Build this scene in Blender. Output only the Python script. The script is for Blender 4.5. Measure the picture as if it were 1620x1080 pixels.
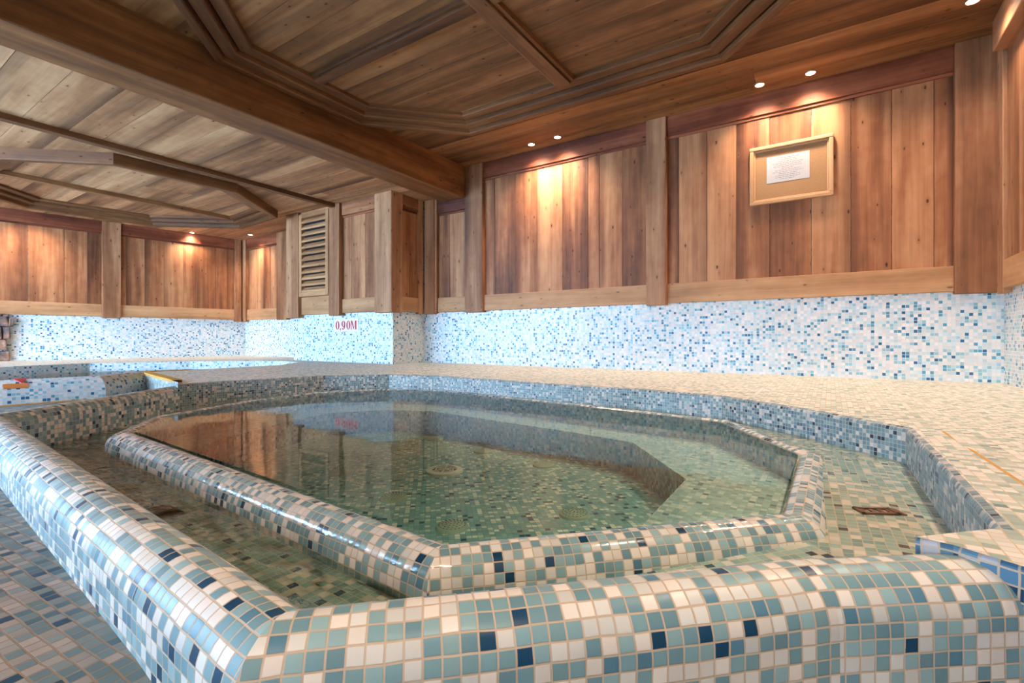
import bpy, math, random
from mathutils import Vector, Matrix
random.seed(7)
for o in list(bpy.data.objects): bpy.data.objects.remove(o)
S = bpy.context.scene
COL = S.collection
PI = math.pi

# ------------------------------------------------------------------ camera
cd = bpy.data.cameras.new('camera'); cam = bpy.data.objects.new('camera', cd); COL.objects.link(cam)
cd.sensor_width = 36; cd.lens = 765/1620*36; cd.clip_start = 0.02
cam.location = (0, 0, 0); cam.rotation_euler = (PI/2, 0, math.atan(504.5/765))
cd.shift_y = -4/1620
S.camera = cam
# ------------------------------------------------------------------ view
S.view_settings.view_transform = 'Standard'; S.view_settings.look = 'None'
S.view_settings.gamma = 1; S.view_settings.use_curve_mapping = False
S.view_settings.exposure = -0.15
S.cycles.use_denoising = True
S.cycles.max_bounces = 10; S.cycles.diffuse_bounces = 5; S.cycles.transparent_max_bounces = 12
S.cycles.sample_clamp_indirect = 6; S.cycles.caustics_reflective = False; S.cycles.caustics_refractive = False
# ------------------------------------------------------------------ world: pale daylight sky, enters by the windows
W = bpy.data.worlds.new('sky'); S.world = W; W.use_nodes = True
bg = W.node_tree.nodes['Background']
bg.inputs[0].default_value = (0.42, 0.68, 1.0, 1); bg.inputs[1].default_value = 50.0
def portal(loc, rot, sx, sy):
    l = bpy.data.lights.new('window_daylight', 'AREA'); l.shape = 'RECTANGLE'; l.size = sx; l.size_y = sy
    l.cycles.is_portal = True
    o = bpy.data.objects.new('window_daylight', l); o.location = loc; o.rotation_euler = rot; COL.objects.link(o)
WIN = [(-7.9, -6.5, -0.25, 1.35), (-6.2, -4.8, -0.25, 1.35), (-4.2, -3.5, -0.25, 1.2), (-2.7, -1.1, -0.40, 0.02)]     # openings in the front wall: x range, z range; last one added low for kerb light
WY = -1.7
for a, b, WZ0, WZ1 in WIN:
    portal(((a+b)/2, WY, (WZ0+WZ1)/2), (PI/2, 0, PI), b-a, WZ1-WZ0)
# recessed spotlights: position, power, aim
WARM = (1.0, 0.77, 0.58)
def lamp_light(x, y, z, power, size=135, blend=1.0, tilt=(0, 0)):
    l = bpy.data.lights.new('spotlight_beam', 'SPOT'); l.energy = power; l.color = WARM
    l.spot_size = math.radians(size); l.spot_blend = blend; l.shadow_soft_size = 0.04
    o = bpy.data.objects.new('spotlight_beam', l); o.location = (x, y, z-0.02)
    o.rotation_euler = (tilt[0], tilt[1], 0); COL.objects.link(o)
    return o

# ------------------------------------------------------------------ mesh builder
class MB:
    def __init__(s): s.v = []; s.f = []; s.uv = []; s.t = []; s.m = []; s.b = {}
    def face(s, pts, uvs, tone=None, mi=0):
        n = len(s.v); s.v += [tuple(p) for p in pts]; s.f.append(tuple(range(n, n+len(pts))))
        s.uv += list(uvs); s.t.append(tone or (0.5, 0.5, 0.5)); s.m.append(mi)
    def box(s, fr, lo, hi, g=0, tone=None, uo=None, mi=0, taper=None):
        """box in frame fr; g = grain axis"""
        tone = tone or (random.random(), random.random(), random.random())
        uo = uo or (random.uniform(0, 50), random.uniform(0, 50))
        c = [[(lo, hi)[(i >> k) & 1][k] for k in range(3)] for i in range(8)]
        if taper: c = [taper(p) for p in c]
        quads = [(0, 4, 6, 2, 0), (1, 3, 7, 5, 0), (0, 1, 5, 4, 1), (2, 6, 7, 3, 1), (0, 2, 3, 1, 2), (4, 5, 7, 6, 2)]
        n = len(s.v); s.v += [tuple(fr @ Vector(p)) for p in c]
        flip = fr.to_3x3().determinant() < 0
        for q in quads:
            ax = q[4]; idx = list(q[:4])
            if flip: idx.reverse()
            s.f.append(tuple(n+i for i in idx))
            oth = [k for k in range(3) if k != ax]
            if g in oth: ka = g; kb = [k for k in oth if k != g][0]
            else: ka, kb = oth
            for i in idx:
                s.b[len(s.uv)] = (i >> kb) & 1
                s.uv.append((c[i][ka]+uo[0], c[i][kb]+uo[1]+ax*0.37))
            s.t.append(tone); s.m.append(mi)
    def build(s, name, mats, parent=None, smooth=False, bevel=0, merge=False):
        me = bpy.data.meshes.new(name); me.from_pydata(s.v, [], s.f)
        ul = me.uv_layers.new(name='UVMap')
        for i, uv in enumerate(s.uv): ul.data[i].uv = uv
        bl = me.uv_layers.new(name='board')
        for i in range(len(s.uv)): bl.data[i].uv = (0.5, s.b.get(i, 0.5))
        ca = me.color_attributes.new('tone', 'FLOAT_COLOR', 'CORNER')
        k = 0
        for f, t, m in zip(me.polygons, s.t, s.m):
            f.material_index = m; f.use_smooth = smooth
            for _ in f.loop_indices: ca.data[k].color = (*t, 1); k += 1
        for m in (mats if isinstance(mats, (list, tuple)) else [mats]): me.materials.append(m)
        o = bpy.data.objects.new(name, me); COL.objects.link(o)
        if parent is not None:
            o.parent = parent
            o.matrix_parent_inverse = Matrix.Translation(parent.location).inverted()
        if merge:
            md = o.modifiers.new('weld', 'WELD'); md.merge_threshold = 0.0005
        if bevel:
            md = o.modifiers.new('bevel', 'BEVEL'); md.width = bevel; md.segments = 2; md.limit_method = 'ANGLE'
        return o
def tag(o, label, cat, group=None, kind=None):
    o['label'] = label; o['category'] = cat
    if group: o['group'] = group
    if kind: o['kind'] = kind
    return o
def struct(o): o['kind'] = 'structure'; return o
def thing(name, loc, label, cat, group=None):
    o = bpy.data.objects.new(name, None); o.location = loc; o.empty_display_size = 0.1; COL.objects.link(o)
    return tag(o, label, cat, group)
def frame(O, ex, en):
    """local axes: x along ex, y along en (out of the wall), z up"""
    ex = Vector((*ex, 0)).normalized(); en = Vector((*en, 0)).normalized()
    m = Matrix.Identity(4)
    for r in range(3): m[r][0] = ex[r]; m[r][1] = en[r]; m[r][2] = (0, 0, 1)[r]; m[r][3] = (O[0], O[1], 0)[r]
    return m
ID = Matrix.Identity(4)

def sweep(mb, path, prof, closed=False, z_at=None, u0=0.0, mi=0, ends=False):
    """prof: list of (offset along left normal, z). UV in metres, each segment laid square to its own direction."""
    P = [Vector(p) for p in path]; n = len(P); segs = n if closed else n-1
    d = [(P[(i+1) % n]-P[i]).normalized() for i in range(segs)]
    nr = [Vector((-k.y, k.x)) for k in d]
    mit = []
    for i in range(n):
        if closed or 0 < i < n-1:
            a, b = nr[(i-1) % segs], nr[i % segs]; mit.append((a+b)/(1+a.dot(b)))
        else: mit.append(nr[0] if i == 0 else nr[-1])
    vv = [0.0]
    for a, b in zip(prof, prof[1:]): vv.append(vv[-1]+math.hypot(b[0]-a[0], b[1]-a[1]))
    def pt(i, k):
        q = P[i]+mit[i]*prof[k][0]; z = prof[k][1]
        return Vector((q.x, q.y, z))
    for i in range(segs):
        j = (i+1) % n; n0 = len(mb.v)
        L = [(pt(i, k), pt(j, k)) for k in range(len(prof))]
        for a, b in L: mb.v += [tuple(a), tuple(b)]
        for k in range(len(prof)-1):
            q = (n0+2*k, n0+2*k+1, n0+2*k+3, n0+2*k+2)
            mb.f.append(q)
            pts = [L[k][0], L[k][1], L[k+1][1], L[k+1][0]]; vs = [vv[k], vv[k], vv[k+1], vv[k+1]]
            for p_, v_ in zip(pts, vs): mb.uv.append((Vector((p_.x, p_.y)).dot(d[i])+u0+i*3.217, v_))
            mb.t.append((0.5, 0.5, 0.5)); mb.m.append(mi)
    if ends:
        for i in (0, n-1):
            pts = [pt(i, k) for k in range(len(prof))]
            if i: pts.reverse()
            mb.face(pts, [(p_.x+p_.y, p_.z) for p_ in pts], mi=mi)
def flat(mb, pts, ang=0.0, mi=0):
    c, s_ = math.cos(ang), math.sin(ang)
    mb.face(pts, [(p[0]*c+p[1]*s_, -p[0]*s_+p[1]*c) for p in pts], mi=mi)

# ------------------------------------------------------------------ materials
def nt(name):
    m = bpy.data.materials.new(name); m.use_nodes = True; t = m.node_tree; t.nodes.clear()
    return m, t
def N(t, typ, ins=None, **kw):
    n = t.nodes.new(typ)
    for k, v in kw.items(): setattr(n, k, v)
    for k, v in (ins or {}).items():
        if hasattr(v, 'links') or isinstance(v, bpy.types.NodeSocket): t.links.new(v, n.inputs[k])
        else: n.inputs[k].default_value = v
    return n
def M_(t, op, a, b=0.0, c=None, clamp=False):
    ins = {0: a, 1: b}
    if c is not None: ins[2] = c
    return N(t, 'ShaderNodeMath', ins, operation=op, use_clamp=clamp).outputs[0]
def ramp(t, fac, stops, interp='LINEAR'):
    r = N(t, 'ShaderNodeValToRGB', {0: fac}); cr = r.color_ramp; cr.interpolation = interp
    cr.elements[0].position = stops[0][0]; cr.elements[0].color = (*stops[0][1], 1)
    cr.elements[1].position = stops[1][0]; cr.elements[1].color = (*stops[1][1], 1)
    for p_, c_ in stops[2:]:
        e = cr.elements.new(p_); e.color = (*c_, 1)
    return r.outputs[0]
def lin(r, g, b): return tuple((v/255)**2.2 for v in (r, g, b))
def mix(t, fac, a, b, mode='MIX'):
    n = N(t, 'ShaderNodeMix', data_type='RGBA', blend_type=mode)
    for k, v in ((0, fac), (6, a), (7, b)):
        if isinstance(v, bpy.types.NodeSocket): t.links.new(v, n.inputs[k])
        else: n.inputs[k].default_value = v if k == 0 else (*v, 1)
    return n.outputs[2]

def mosaic(name, pitch, stops, grout, rough=0.16, gw=0.055, wob=0.05, coat=0.0, cluster=0.0, bump=0.5):
    m, t = nt(name)
    uv = N(t, 'ShaderNodeUVMap', uv_map='UVMap').outputs[0]
    sc = N(t, 'ShaderNodeVectorMath', {0: uv, 1: (1/pitch, 1/pitch, 1)}, operation='MULTIPLY').outputs[0]
    no = N(t, 'ShaderNodeTexNoise', {'Vector': sc, 'Scale': 0.35, 'Detail': 1.0}).outputs['Color']
    no = N(t, 'ShaderNodeVectorMath', {0: no, 1: (-0.5, -0.5, -0.5)}, operation='ADD').outputs[0]
    no = N(t, 'ShaderNodeVectorMath', {0: no, 'Scale': wob*4}, operation='SCALE').outputs[0]
    p = N(t, 'ShaderNodeVectorMath', {0: sc, 1: no}, operation='ADD').outputs[0]
    cell = N(t, 'ShaderNodeVectorMath', {0: p}, operation='FLOOR').outputs[0]
    fr = N(t, 'ShaderNodeVectorMath', {0: p}, operation='FRACTION').outputs[0]
    x = N(t, 'ShaderNodeSeparateXYZ', {0: fr})
    ax = M_(t, 'ABSOLUTE', M_(t, 'SUBTRACT', x.outputs[0], 0.5)); ay = M_(t, 'ABSOLUTE', M_(t, 'SUBTRACT', x.outputs[1], 0.5))
    e = M_(t, 'MAXIMUM', ax, ay)
    gm = N(t, 'ShaderNodeMapRange', {0: e, 1: 0.5-gw-0.02, 2: 0.5-gw+0.02, 3: 0.0, 4: 1.0}).outputs[0]
    c2 = N(t, 'ShaderNodeSeparateXYZ', {0: cell})
    cc = N(t, 'ShaderNodeCombineXYZ', {0: c2.outputs[0], 1: c2.outputs[1]}).outputs[0]
    wn = N(t, 'ShaderNodeTexWhiteNoise', {'Vector': cc}, noise_dimensions='2D')
    val = wn.outputs['Value']
    if cluster:
        cn = N(t, 'ShaderNodeTexNoise', {'Vector': cc, 'Scale': 0.22, 'Detail': 0.0}).outputs[0]
        val = M_(t, 'ADD', val, M_(t, 'MULTIPLY', M_(t, 'SUBTRACT', cn, 0.5), cluster), clamp=True)
    col = ramp(t, val, stops, 'CONSTANT')
    w2 = N(t, 'ShaderNodeTexWhiteNoise', {'Vector': N(t, 'ShaderNodeVectorMath', {0: cc, 1: (31.7, 11.3, 0)}, operation='ADD').outputs[0]}, noise_dimensions='2D').outputs['Value']
    br = M_(t, 'ADD', M_(t, 'MULTIPLY', w2, 0.22), 0.89)
    col = mix(t, 1.0, col, N(t, 'ShaderNodeCombineColor', {0: br, 1: br, 2: br}).outputs[0], 'MULTIPLY')
    gn = N(t, 'ShaderNodeTexNoise', {'Vector': uv, 'Scale': 14.0, 'Detail': 4.0}).outputs[0]
    gc = mix(t, gn, tuple(v*0.82 for v in grout), grout)
    col = mix(t, gm, col, gc)
    h = M_(t, 'SUBTRACT', 1.0, gm)
    tl = M_(t, 'MULTIPLY', w2, 0.25)
    h = M_(t, 'ADD', h, tl)
    bp = N(t, 'ShaderNodeBump', {'Height': h, 'Strength': bump, 'Distance': 0.0012}).outputs[0]
    rg = M_(t, 'ADD', M_(t, 'MULTIPLY', gm, 0.45), rough)
    b = N(t, 'ShaderNodeBsdfPrincipled', {'Base Color': col, 'Roughness': rg, 'Normal': bp, 'Specular IOR Level': 0.3, 'Coat Weight': coat, 'Coat Roughness': 0.03})
    if coat:
        wv = N(t, 'ShaderNodeTexNoise', {'Vector': uv, 'Scale': 18.0, 'Detail': 2.0}).outputs[0]
        cb = N(t, 'ShaderNodeBump', {'Height': wv, 'Strength': 0.35, 'Distance': 0.01}).outputs[0]
        t.links.new(cb, b.inputs['Coat Normal'])
    o = N(t, 'ShaderNodeOutputMaterial', {0: b.outputs[0]})
    return m

WHITE = lin(236, 230, 222); WH2 = lin(222, 224, 220)
TEAL = lin(130, 168, 176); TEAL2 = lin(148, 184, 190); TEAL3 = lin(116, 154, 166); MID = lin(92, 136, 158); DARK = lin(26, 70, 100)
BAS = [(0, DARK), (0.055, MID), (0.09, TEAL3), (0.28, TEAL), (0.48, TEAL2), (0.62, WH2), (0.78, WHITE)]
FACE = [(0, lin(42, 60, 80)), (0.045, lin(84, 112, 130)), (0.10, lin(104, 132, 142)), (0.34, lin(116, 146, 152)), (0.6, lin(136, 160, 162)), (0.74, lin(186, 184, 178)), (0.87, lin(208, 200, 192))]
WALLS = [(0, lin(48, 106, 148)), (0.045, lin(88, 154, 182)), (0.11, lin(146, 194, 208)), (0.22, lin(192, 216, 220)), (0.42, lin(214, 222, 222)), (0.6, lin(226, 225, 224)), (0.8, lin(230, 226, 222))]
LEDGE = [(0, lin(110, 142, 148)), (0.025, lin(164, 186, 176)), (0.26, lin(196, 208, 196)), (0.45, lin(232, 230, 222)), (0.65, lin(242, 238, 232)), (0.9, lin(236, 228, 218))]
FLR = [(0, lin(40, 74, 96)), (0.08, lin(78, 106, 118)), (0.22, lin(102, 124, 130)), (0.48, lin(122, 138, 140)), (0.68, lin(150, 146, 142)), (0.86, lin(166, 156, 150))]
POOL = [(0, lin(36, 80, 104)), (0.05, lin(112, 168, 168)), (0.30, lin(126, 180, 176)), (0.55, lin(142, 192, 184)), (0.78, lin(214, 228, 206)), (0.93, lin(232, 236, 218))]
GR = lin(214, 192, 168)
mKERB = mosaic('kerb_mosaic', 0.0205, BAS, GR, 0.32, 0.06, cluster=0.25)
mRIM = mosaic('rim_mosaic_wet', 0.0205, BAS, GR, 0.18, 0.055, coat=0.5, cluster=0.25)
mFACE = mosaic('face_mosaic', 0.0150, FACE, lin(206, 190, 168), 0.38, 0.06, cluster=0.3)
mWALL = mosaic('wall_mosaic', 0.0211, WALLS, lin(232, 228, 224), 0.22, 0.06)
mLEDGE = mosaic('ledge_mosaic', 0.0205, LEDGE, lin(226, 204, 176), 0.30, 0.05, cluster=0.2)
mFLOOR = mosaic('floor_mosaic', 0.0215, FLR, lin(150, 132, 116), 0.5, 0.07, wob=0.09, cluster=0.2)
mPOOL = mosaic('pool_floor_mosaic', 0.0205, POOL, lin(150, 168, 140), 0.3, 0.05, cluster=0.3)
mPWALL = mosaic('pool_wall_mosaic', 0.0175, [(0, lin(40, 84, 116)), (0.06, lin(100, 148, 172)), (0.3, lin(142, 178, 190)), (0.6, lin(180, 206, 212)), (0.84, lin(232, 238, 240))], lin(206, 210, 208), 0.3, 0.05)
mBENCH = mosaic('bench_mosaic', 0.0205, [(0, lin(70, 120, 136)), (0.03, lin(150, 190, 186)), (0.3, lin(174, 210, 202)), (0.6, lin(200, 224, 214)), (0.8, lin(234, 240, 228))], lin(216, 216, 200), 0.3, 0.05)
mGUT = mosaic('gutter_mosaic_wet', 0.0205, [(0, lin(40, 76, 92)), (0.035, lin(122, 160, 152)), (0.35, lin(142, 178, 166)), (0.72, lin(196, 202, 184)), (0.88, lin(214, 214, 198))], lin(196, 186, 158), 0.12, 0.05, coat=0.8)

def wood(name, c_dark, c_mid, c_light, stain=0.35, rough=0.55, grain=1.0, knots=1.0, tonevar=0.5, edge=0.0):
    m, t = nt(name)
    uv = N(t, 'ShaderNodeUVMap', uv_map='UVMap').outputs[0]
    tone = N(t, 'ShaderNodeSeparateColor', {0: N(t, 'ShaderNodeAttribute', attribute_name='tone').outputs['Color']})
    def noise(su, sv, det, dist=0.0, rough_=0.5):
        mp = N(t, 'ShaderNodeVectorMath', {0: uv, 1: (su, sv, 1)}, operation='MULTIPLY').outputs[0]
        return N(t, 'ShaderNodeTexNoise', {'Vector': mp, 'Scale': 1.0, 'Detail': det, 'Distortion': dist, 'Roughness': rough_}).outputs[0]
    fine = noise(3.0, 260.0, 3.0)
    ring = noise(1.3, 34.0, 4.0, 0.7)
    broad = noise(0.8, 7.0, 2.0)
    spots = noise(9.0, 14.0, 5.0, 0.3)
    a = M_(t, 'MULTIPLY', M_(t, 'SUBTRACT', ring, 0.5), 0.5*grain)
    b = M_(t, 'MULTIPLY', M_(t, 'SUBTRACT', fine, 0.5), 0.22*grain)
    c = M_(t, 'MULTIPLY', M_(t, 'SUBTRACT', broad, 0.5), 1.3)
    d = M_(t, 'MULTIPLY', M_(t, 'SUBTRACT', tone.outputs[0], 0.5), tonevar)
    v = M_(t, 'ADD', M_(t, 'ADD', M_(t, 'ADD', a, b), M_(t, 'ADD', c, d)), 0.52, clamp=True)
    v = M_(t, 'ADD', v, M_(t, 'MULTIPLY', M_(t, 'SUBTRACT', spots, 0.5), 0.35), clamp=True)
    col = ramp(t, v, [(0.05, c_dark), (0.95, c_light), (0.48, c_mid)])
    # smoky weather stains running along the board
    st = noise(0.45, 11.0, 1.0, 0.2)
    sm = N(t, 'ShaderNodeMapRange', {0: st, 1: 0.60, 2: 0.72, 3: 0.0, 4: stain}).outputs[0]
    col = mix(t, sm, col, tuple(x*0.55+0.01 for x in c_dark))
    # smoke-darkened strip along one edge of a board
    bv = N(t, 'ShaderNodeSeparateXYZ', {0: N(t, 'ShaderNodeUVMap', uv_map='board').outputs[0]}).outputs[1]
    side = M_(t, 'GREATER_THAN', tone.outputs[2], 0.5)
    dist = M_(t, 'ABSOLUTE', M_(t, 'SUBTRACT', bv, side))
    wv = M_(t, 'ADD', dist, M_(t, 'MULTIPLY', M_(t, 'SUBTRACT', noise(0.9, 2.0, 3.0, 0.3), 0.5), 0.35))
    em = N(t, 'ShaderNodeMapRange', {0: wv, 1: 0.02, 2: 0.42, 3: 1.0, 4: 0.0}, interpolation_type='SMOOTHSTEP').outputs[0]
    em = M_(t, 'MULTIPLY', em, M_(t, 'MULTIPLY', tone.outputs[1], edge))
    col = mix(t, em, col, tuple(x*0.7 for x in c_dark))
    # knots
    kp = N(t, 'ShaderNodeVectorMath', {0: uv, 1: (5.0, 11.0, 1)}, operation='MULTIPLY').outputs[0]
    vo = N(t, 'ShaderNodeTexVoronoi', {'Vector': kp, 'Scale': 1.0, 'Randomness': 1.0}, voronoi_dimensions='2D')
    ks = N(t, 'ShaderNodeSeparateColor', {0: vo.outputs['Color']})
    sel = M_(t, 'GREATER_THAN', ks.outputs[0], 0.68)
    rad = M_(t, 'MULTIPLY', ks.outputs[1], 0.06)
    kd = M_(t, 'SUBTRACT', M_(t, 'ADD', rad, 0.035), vo.outputs['Distance'])
    km = M_(t, 'MULTIPLY', N(t, 'ShaderNodeMapRange', {0: kd, 1: 0.0, 2: 0.03, 3: 0.0, 4: 0.85*knots}).outputs[0], sel)
    halo = M_(t, 'MULTIPLY', N(t, 'ShaderNodeMapRange', {0: kd, 1: -0.14, 2: 0.0, 3: 0.0, 4: 0.35*knots}).outputs[0], sel)
    col = mix(t, halo, col, tuple(x*0.8 for x in c_mid))
    col = mix(t, km, col, tuple(x*0.35 for x in c_dark))
    h = M_(t, 'ADD', M_(t, 'MULTIPLY', ring, 0.6), M_(t, 'MULTIPLY', fine, 0.5))
    bp = N(t, 'ShaderNodeBump', {'Height': h, 'Strength': 0.25, 'Distance': 0.003}).outputs[0]
    b_ = N(t, 'ShaderNodeBsdfPrincipled', {'Base Color': col, 'Roughness': rough, 'Normal': bp, 'Specular IOR Level': 0.3})
    N(t, 'ShaderNodeOutputMaterial', {0: b_.outputs[0]})
    return m
wPLANK = wood('larch_planks', lin(84, 50, 33), lin(148, 94, 62), lin(196, 140, 98), stain=0.3, edge=0.75)
wPOST = wood('larch_posts', lin(92, 58, 38), lin(146, 98, 68), lin(190, 142, 104), stain=0.2, tonevar=0.35)
wRAIL = wood('pale_larch_rails', lin(124, 84, 56), lin(172, 124, 86), lin(204, 156, 114), stain=0.05, tonevar=0.25, knots=0.8)
wDARK = wood('red_stained_rail', lin(62, 28, 18), lin(112, 58, 38), lin(160, 96, 66), stain=0.35)
wCEIL = wood('ceiling_boards', lin(96, 62, 42), lin(166, 116, 80), lin(210, 162, 120), stain=0.45, tonevar=0.4, rough=0.6, edge=0.8)
wCEILU = wood('upper_ceiling_boards', lin(70, 43, 26), lin(126, 84, 52), lin(172, 122, 80), stain=0.45, tonevar=0.35, rough=0.6, edge=0.7)
wTRIM = wood('ceiling_trim', lin(58, 34, 20), lin(104, 66, 40), lin(148, 100, 64), stain=0.4)
wBEAM = wood('hewn_beam', lin(72, 42, 24), lin(122, 78, 46), lin(164, 112, 70), stain=0.4, rough=0.5, knots=0.9)
wFRAME = wood('oak_frame', lin(140, 100, 68), lin(180, 136, 98), lin(206, 164, 124), stain=0, knots=0, tonevar=0.1)

def plain(name, col, rough=0.5, metal=0.0, emit=None, es=0.0, noise=0.0, ns=30):
    m, t = nt(name)
    ins = {'Base Color': (*col, 1), 'Roughness': rough, 'Metallic': metal}
    b = N(t, 'ShaderNodeBsdfPrincipled', ins)
    if noise:
        tc = N(t, 'ShaderNodeTexCoord').outputs['Object']
        n_ = N(t, 'ShaderNodeTexNoise', {'Vector': tc, 'Scale': ns, 'Detail': 5.0}).outputs[0]
        c = ramp(t, n_, [(0.25, tuple(v*(1-noise) for v in col)), (0.75, tuple(min(1, v*(1+noise)) for v in col))])
        t.links.new(c, b.inputs['Base Color'])
        bp = N(t, 'ShaderNodeBump', {'Height': n_, 'Strength': 0.3, 'Distance': 0.003}).outputs[0]; t.links.new(bp, b.inputs['Normal'])
    if emit: b.inputs['Emission Color'].default_value = (*emit, 1); b.inputs['Emission Strength'].default_value = es
    N(t, 'ShaderNodeOutputMaterial', {0: b.outputs[0]})
    return m
mLAMP = plain('lamp_glow', (1, 1, 1), 0.5, emit=(1.0, 0.93, 0.82), es=40)
mRING = plain('lamp_ring', lin(190, 160, 130), 0.35, 0.6)
mPAPER = plain('paper', lin(168, 165, 164), 0.6, noise=0.03, ns=8)
mINK = plain('ink', lin(128, 126, 130), 0.7)
mMAT = plain('linen_mount', lin(150, 112, 74), 0.8, noise=0.18, ns=160)
mRED = plain('red_lettering', lin(180, 34, 36), 0.5)
mPLATE = plain('sign_plate', lin(232, 214, 210), 0.4, noise=0.02)
mYEL = plain('ochre_edging', lin(204, 148, 60), 0.6, noise=0.1)
mORG = plain('orange_sticker', lin(228, 138, 76), 0.5, noise=0.04)
mRTRI = plain('red_triangle', lin(214, 72, 78), 0.5)
mDRAIN = plain('ivory_plastic', lin(226, 226, 204), 0.35, noise=0.05)
mJET = plain('yellowed_plastic', lin(158, 182, 154), 0.4, noise=0.08)
mSLOT = plain('dark_slots', lin(24, 34, 32), 0.6)
mGRATE = plain('bronze_grate', lin(126, 92, 70), 0.35, 0.5, noise=0.15)
mVOID = plain('dark_recess', lin(34, 26, 22), 0.9, noise=0.1)
mPLAST = plain('plaster', lin(216, 206, 194), 0.8, noise=0.04, ns=6)
def rock_mat():
    m, t = nt('rough_stone')
    tc = N(t, 'ShaderNodeTexCoord').outputs['Object']
    n1 = N(t, 'ShaderNodeTexNoise', {'Vector': tc, 'Scale': 9.0, 'Detail': 8.0}).outputs[0]
    n2 = N(t, 'ShaderNodeTexNoise', {'Vector': tc, 'Scale': 40.0, 'Detail': 6.0}).outputs[0]
    col = ramp(t, n1, [(0.3, lin(52, 42, 44)), (0.7, lin(168, 148, 146)), (0.5, lin(110, 94, 92)), (0.6, lin(150, 108, 80))])
    bp = N(t, 'ShaderNodeBump', {'Height': n2, 'Strength': 0.8, 'Distance': 0.01}).outputs[0]
    b = N(t, 'ShaderNodeBsdfPrincipled', {'Base Color': col, 'Roughness': 0.85, 'Normal': bp})
    N(t, 'ShaderNodeOutputMaterial', {0: b.outputs[0]}); return m
mROCK = rock_mat()
def water(name, tint, amp, scale=(2.2, 2.2, 1), dist=0.02, foam=False):
    m, t = nt(name)
    tc = N(t, 'ShaderNodeTexCoord').outputs['Object']
    mp = N(t, 'ShaderNodeVectorMath', {0: tc, 1: scale}, operation='MULTIPLY').outputs[0]
    n1 = N(t, 'ShaderNodeTexNoise', {'Vector': mp, 'Scale': 1.0, 'Detail': 2.0, 'Distortion': 0.4}).outputs[0]
    n2 = N(t, 'ShaderNodeTexNoise', {'Vector': mp, 'Scale': 7.0, 'Detail': 3.0}).outputs[0]
    h = M_(t, 'ADD', n1, M_(t, 'MULTIPLY', n2, 0.12))
    bp = N(t, 'ShaderNodeBump', {'Height': h, 'Strength': amp, 'Distance': dist}).outputs[0]
    fr = N(t, 'ShaderNodeFresnel', {'IOR': 1.33, 'Normal': bp}).outputs[0]
    tr = N(t, 'ShaderNodeBsdfTransparent', {0: (*tint, 1)})
    gl = N(t, 'ShaderNodeBsdfGlossy', {'Color': (1, 1, 1, 1), 'Roughness': 0.035, 'Normal': bp})
    fr = M_(t, 'MULTIPLY', fr, 1.2, clamp=True)
    mx = N(t, 'ShaderNodeMixShader', {0: fr, 1: tr.outputs[0], 2: gl.outputs[0]})
    N(t, 'ShaderNodeOutputMaterial', {0: mx.outputs[0]}); return m
mWATER = water('clear_pool_water', (0.84, 0.98, 0.97), 0.10)
mGWATER = water('rippling_gutter_water', (0.9, 0.93, 0.88), 1.0, (4.0, 10.0, 1), 0.06)

# ================================================================== the shell
ZL, ZW = -0.3025, -0.418         # ledge edge, water level
CEIL, LOWC = 1.885, 1.600
fB = frame((0, 4.2), (1, 0), (0, -1))            # back wall: local x = world X
fN = frame((0, 3.7), (1, 0), (0, -1))            # projecting section
fS = frame((-4.0, 0), (0, 1), (1, 0))            # its side return, local x = world Y
fR = frame((0.9, 0), (0, 1), (-1, 0))            # right wall, local x = world Y
A0, A1 = Vector((-8.78, -0.40)), Vector((-8.0, 4.2))
dl = (A1-A0).normalized(); LEN = (A1-A0).length
fL = frame(A0, tuple(dl), (dl.y, -dl.x))         # left wall, local x from the front end
# mosaic walls (one continuous skin each)
def wall_strip(path, z0, z1, name):
    mb = MB(); sweep(mb, path, [(0, z0), (0, z1)]); return struct(mb.build(name, mWALL))
wall_strip([(-4.0, 4.2), (0.9, 4.2)], -0.55, 2.05, 'wall_back')
wall_strip([(-4.0, 3.7), (-4.0, 4.2)], -0.55, 2.05, 'wall_return')
wall_strip([(-5.85, 3.7), (-4.0, 3.7)], -0.55, 2.05, 'wall_projection')
wall_strip([(-5.85, 4.2), (-5.85, 3.7)], -0.55, 2.05, 'wall_projection_side')
wall_strip([(-8.0, 4.2), (-5.85, 4.2)], -0.55, 2.05, 'wall_far_back')
wall_strip([(0.9, 4.2), (0.9, WY)], -0.6, 2.05, 'wall_right')
wall_strip([tuple(A0+(A0-A1)*0.3), (-8.0, 4.2)], -0.55, 1.75, 'wall_left')
# front wall behind the camera with its window openings
mb = MB(); fF = frame((0, WY), (1, 0), (0, 1)); xs = [-9.3]+[v for w in WIN for v in w[:2]]+[0.9]
for i in range(0, len(xs), 2): mb.box(fF, (xs[i], -0.2, -0.7), (xs[i+1], 0, 2.05), 2)
for a, b, WZ0, WZ1 in WIN:
    mb.box(fF, (a, -0.2, -0.7), (b, 0, WZ0), 0); mb.box(fF, (a, -0.2, WZ1), (b, 0, 2.05), 0)
struct(mb.build('wall_front', mPLAST))
for k, (a, b, WZ0, WZ1) in enumerate(WIN):
    mb = MB()
    for x0, x1 in ((a, a+0.05), (b-0.05, b), ((a+b)/2-0.025, (a+b)/2+0.025)): mb.box(fF, (x0, -0.14, WZ0), (x1, -0.07, WZ1), 2)
    for z0, z1 in ((WZ0, WZ0+0.05), (WZ1-0.05, WZ1)): mb.box(fF, (a+0.05, -0.14, z0), (b-0.05, -0.07, z1), 0)
    struct(mb.build('window_%d' % (k+1), wPOST))  # the last, low window is added to throw daylight on the kerb face
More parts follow.
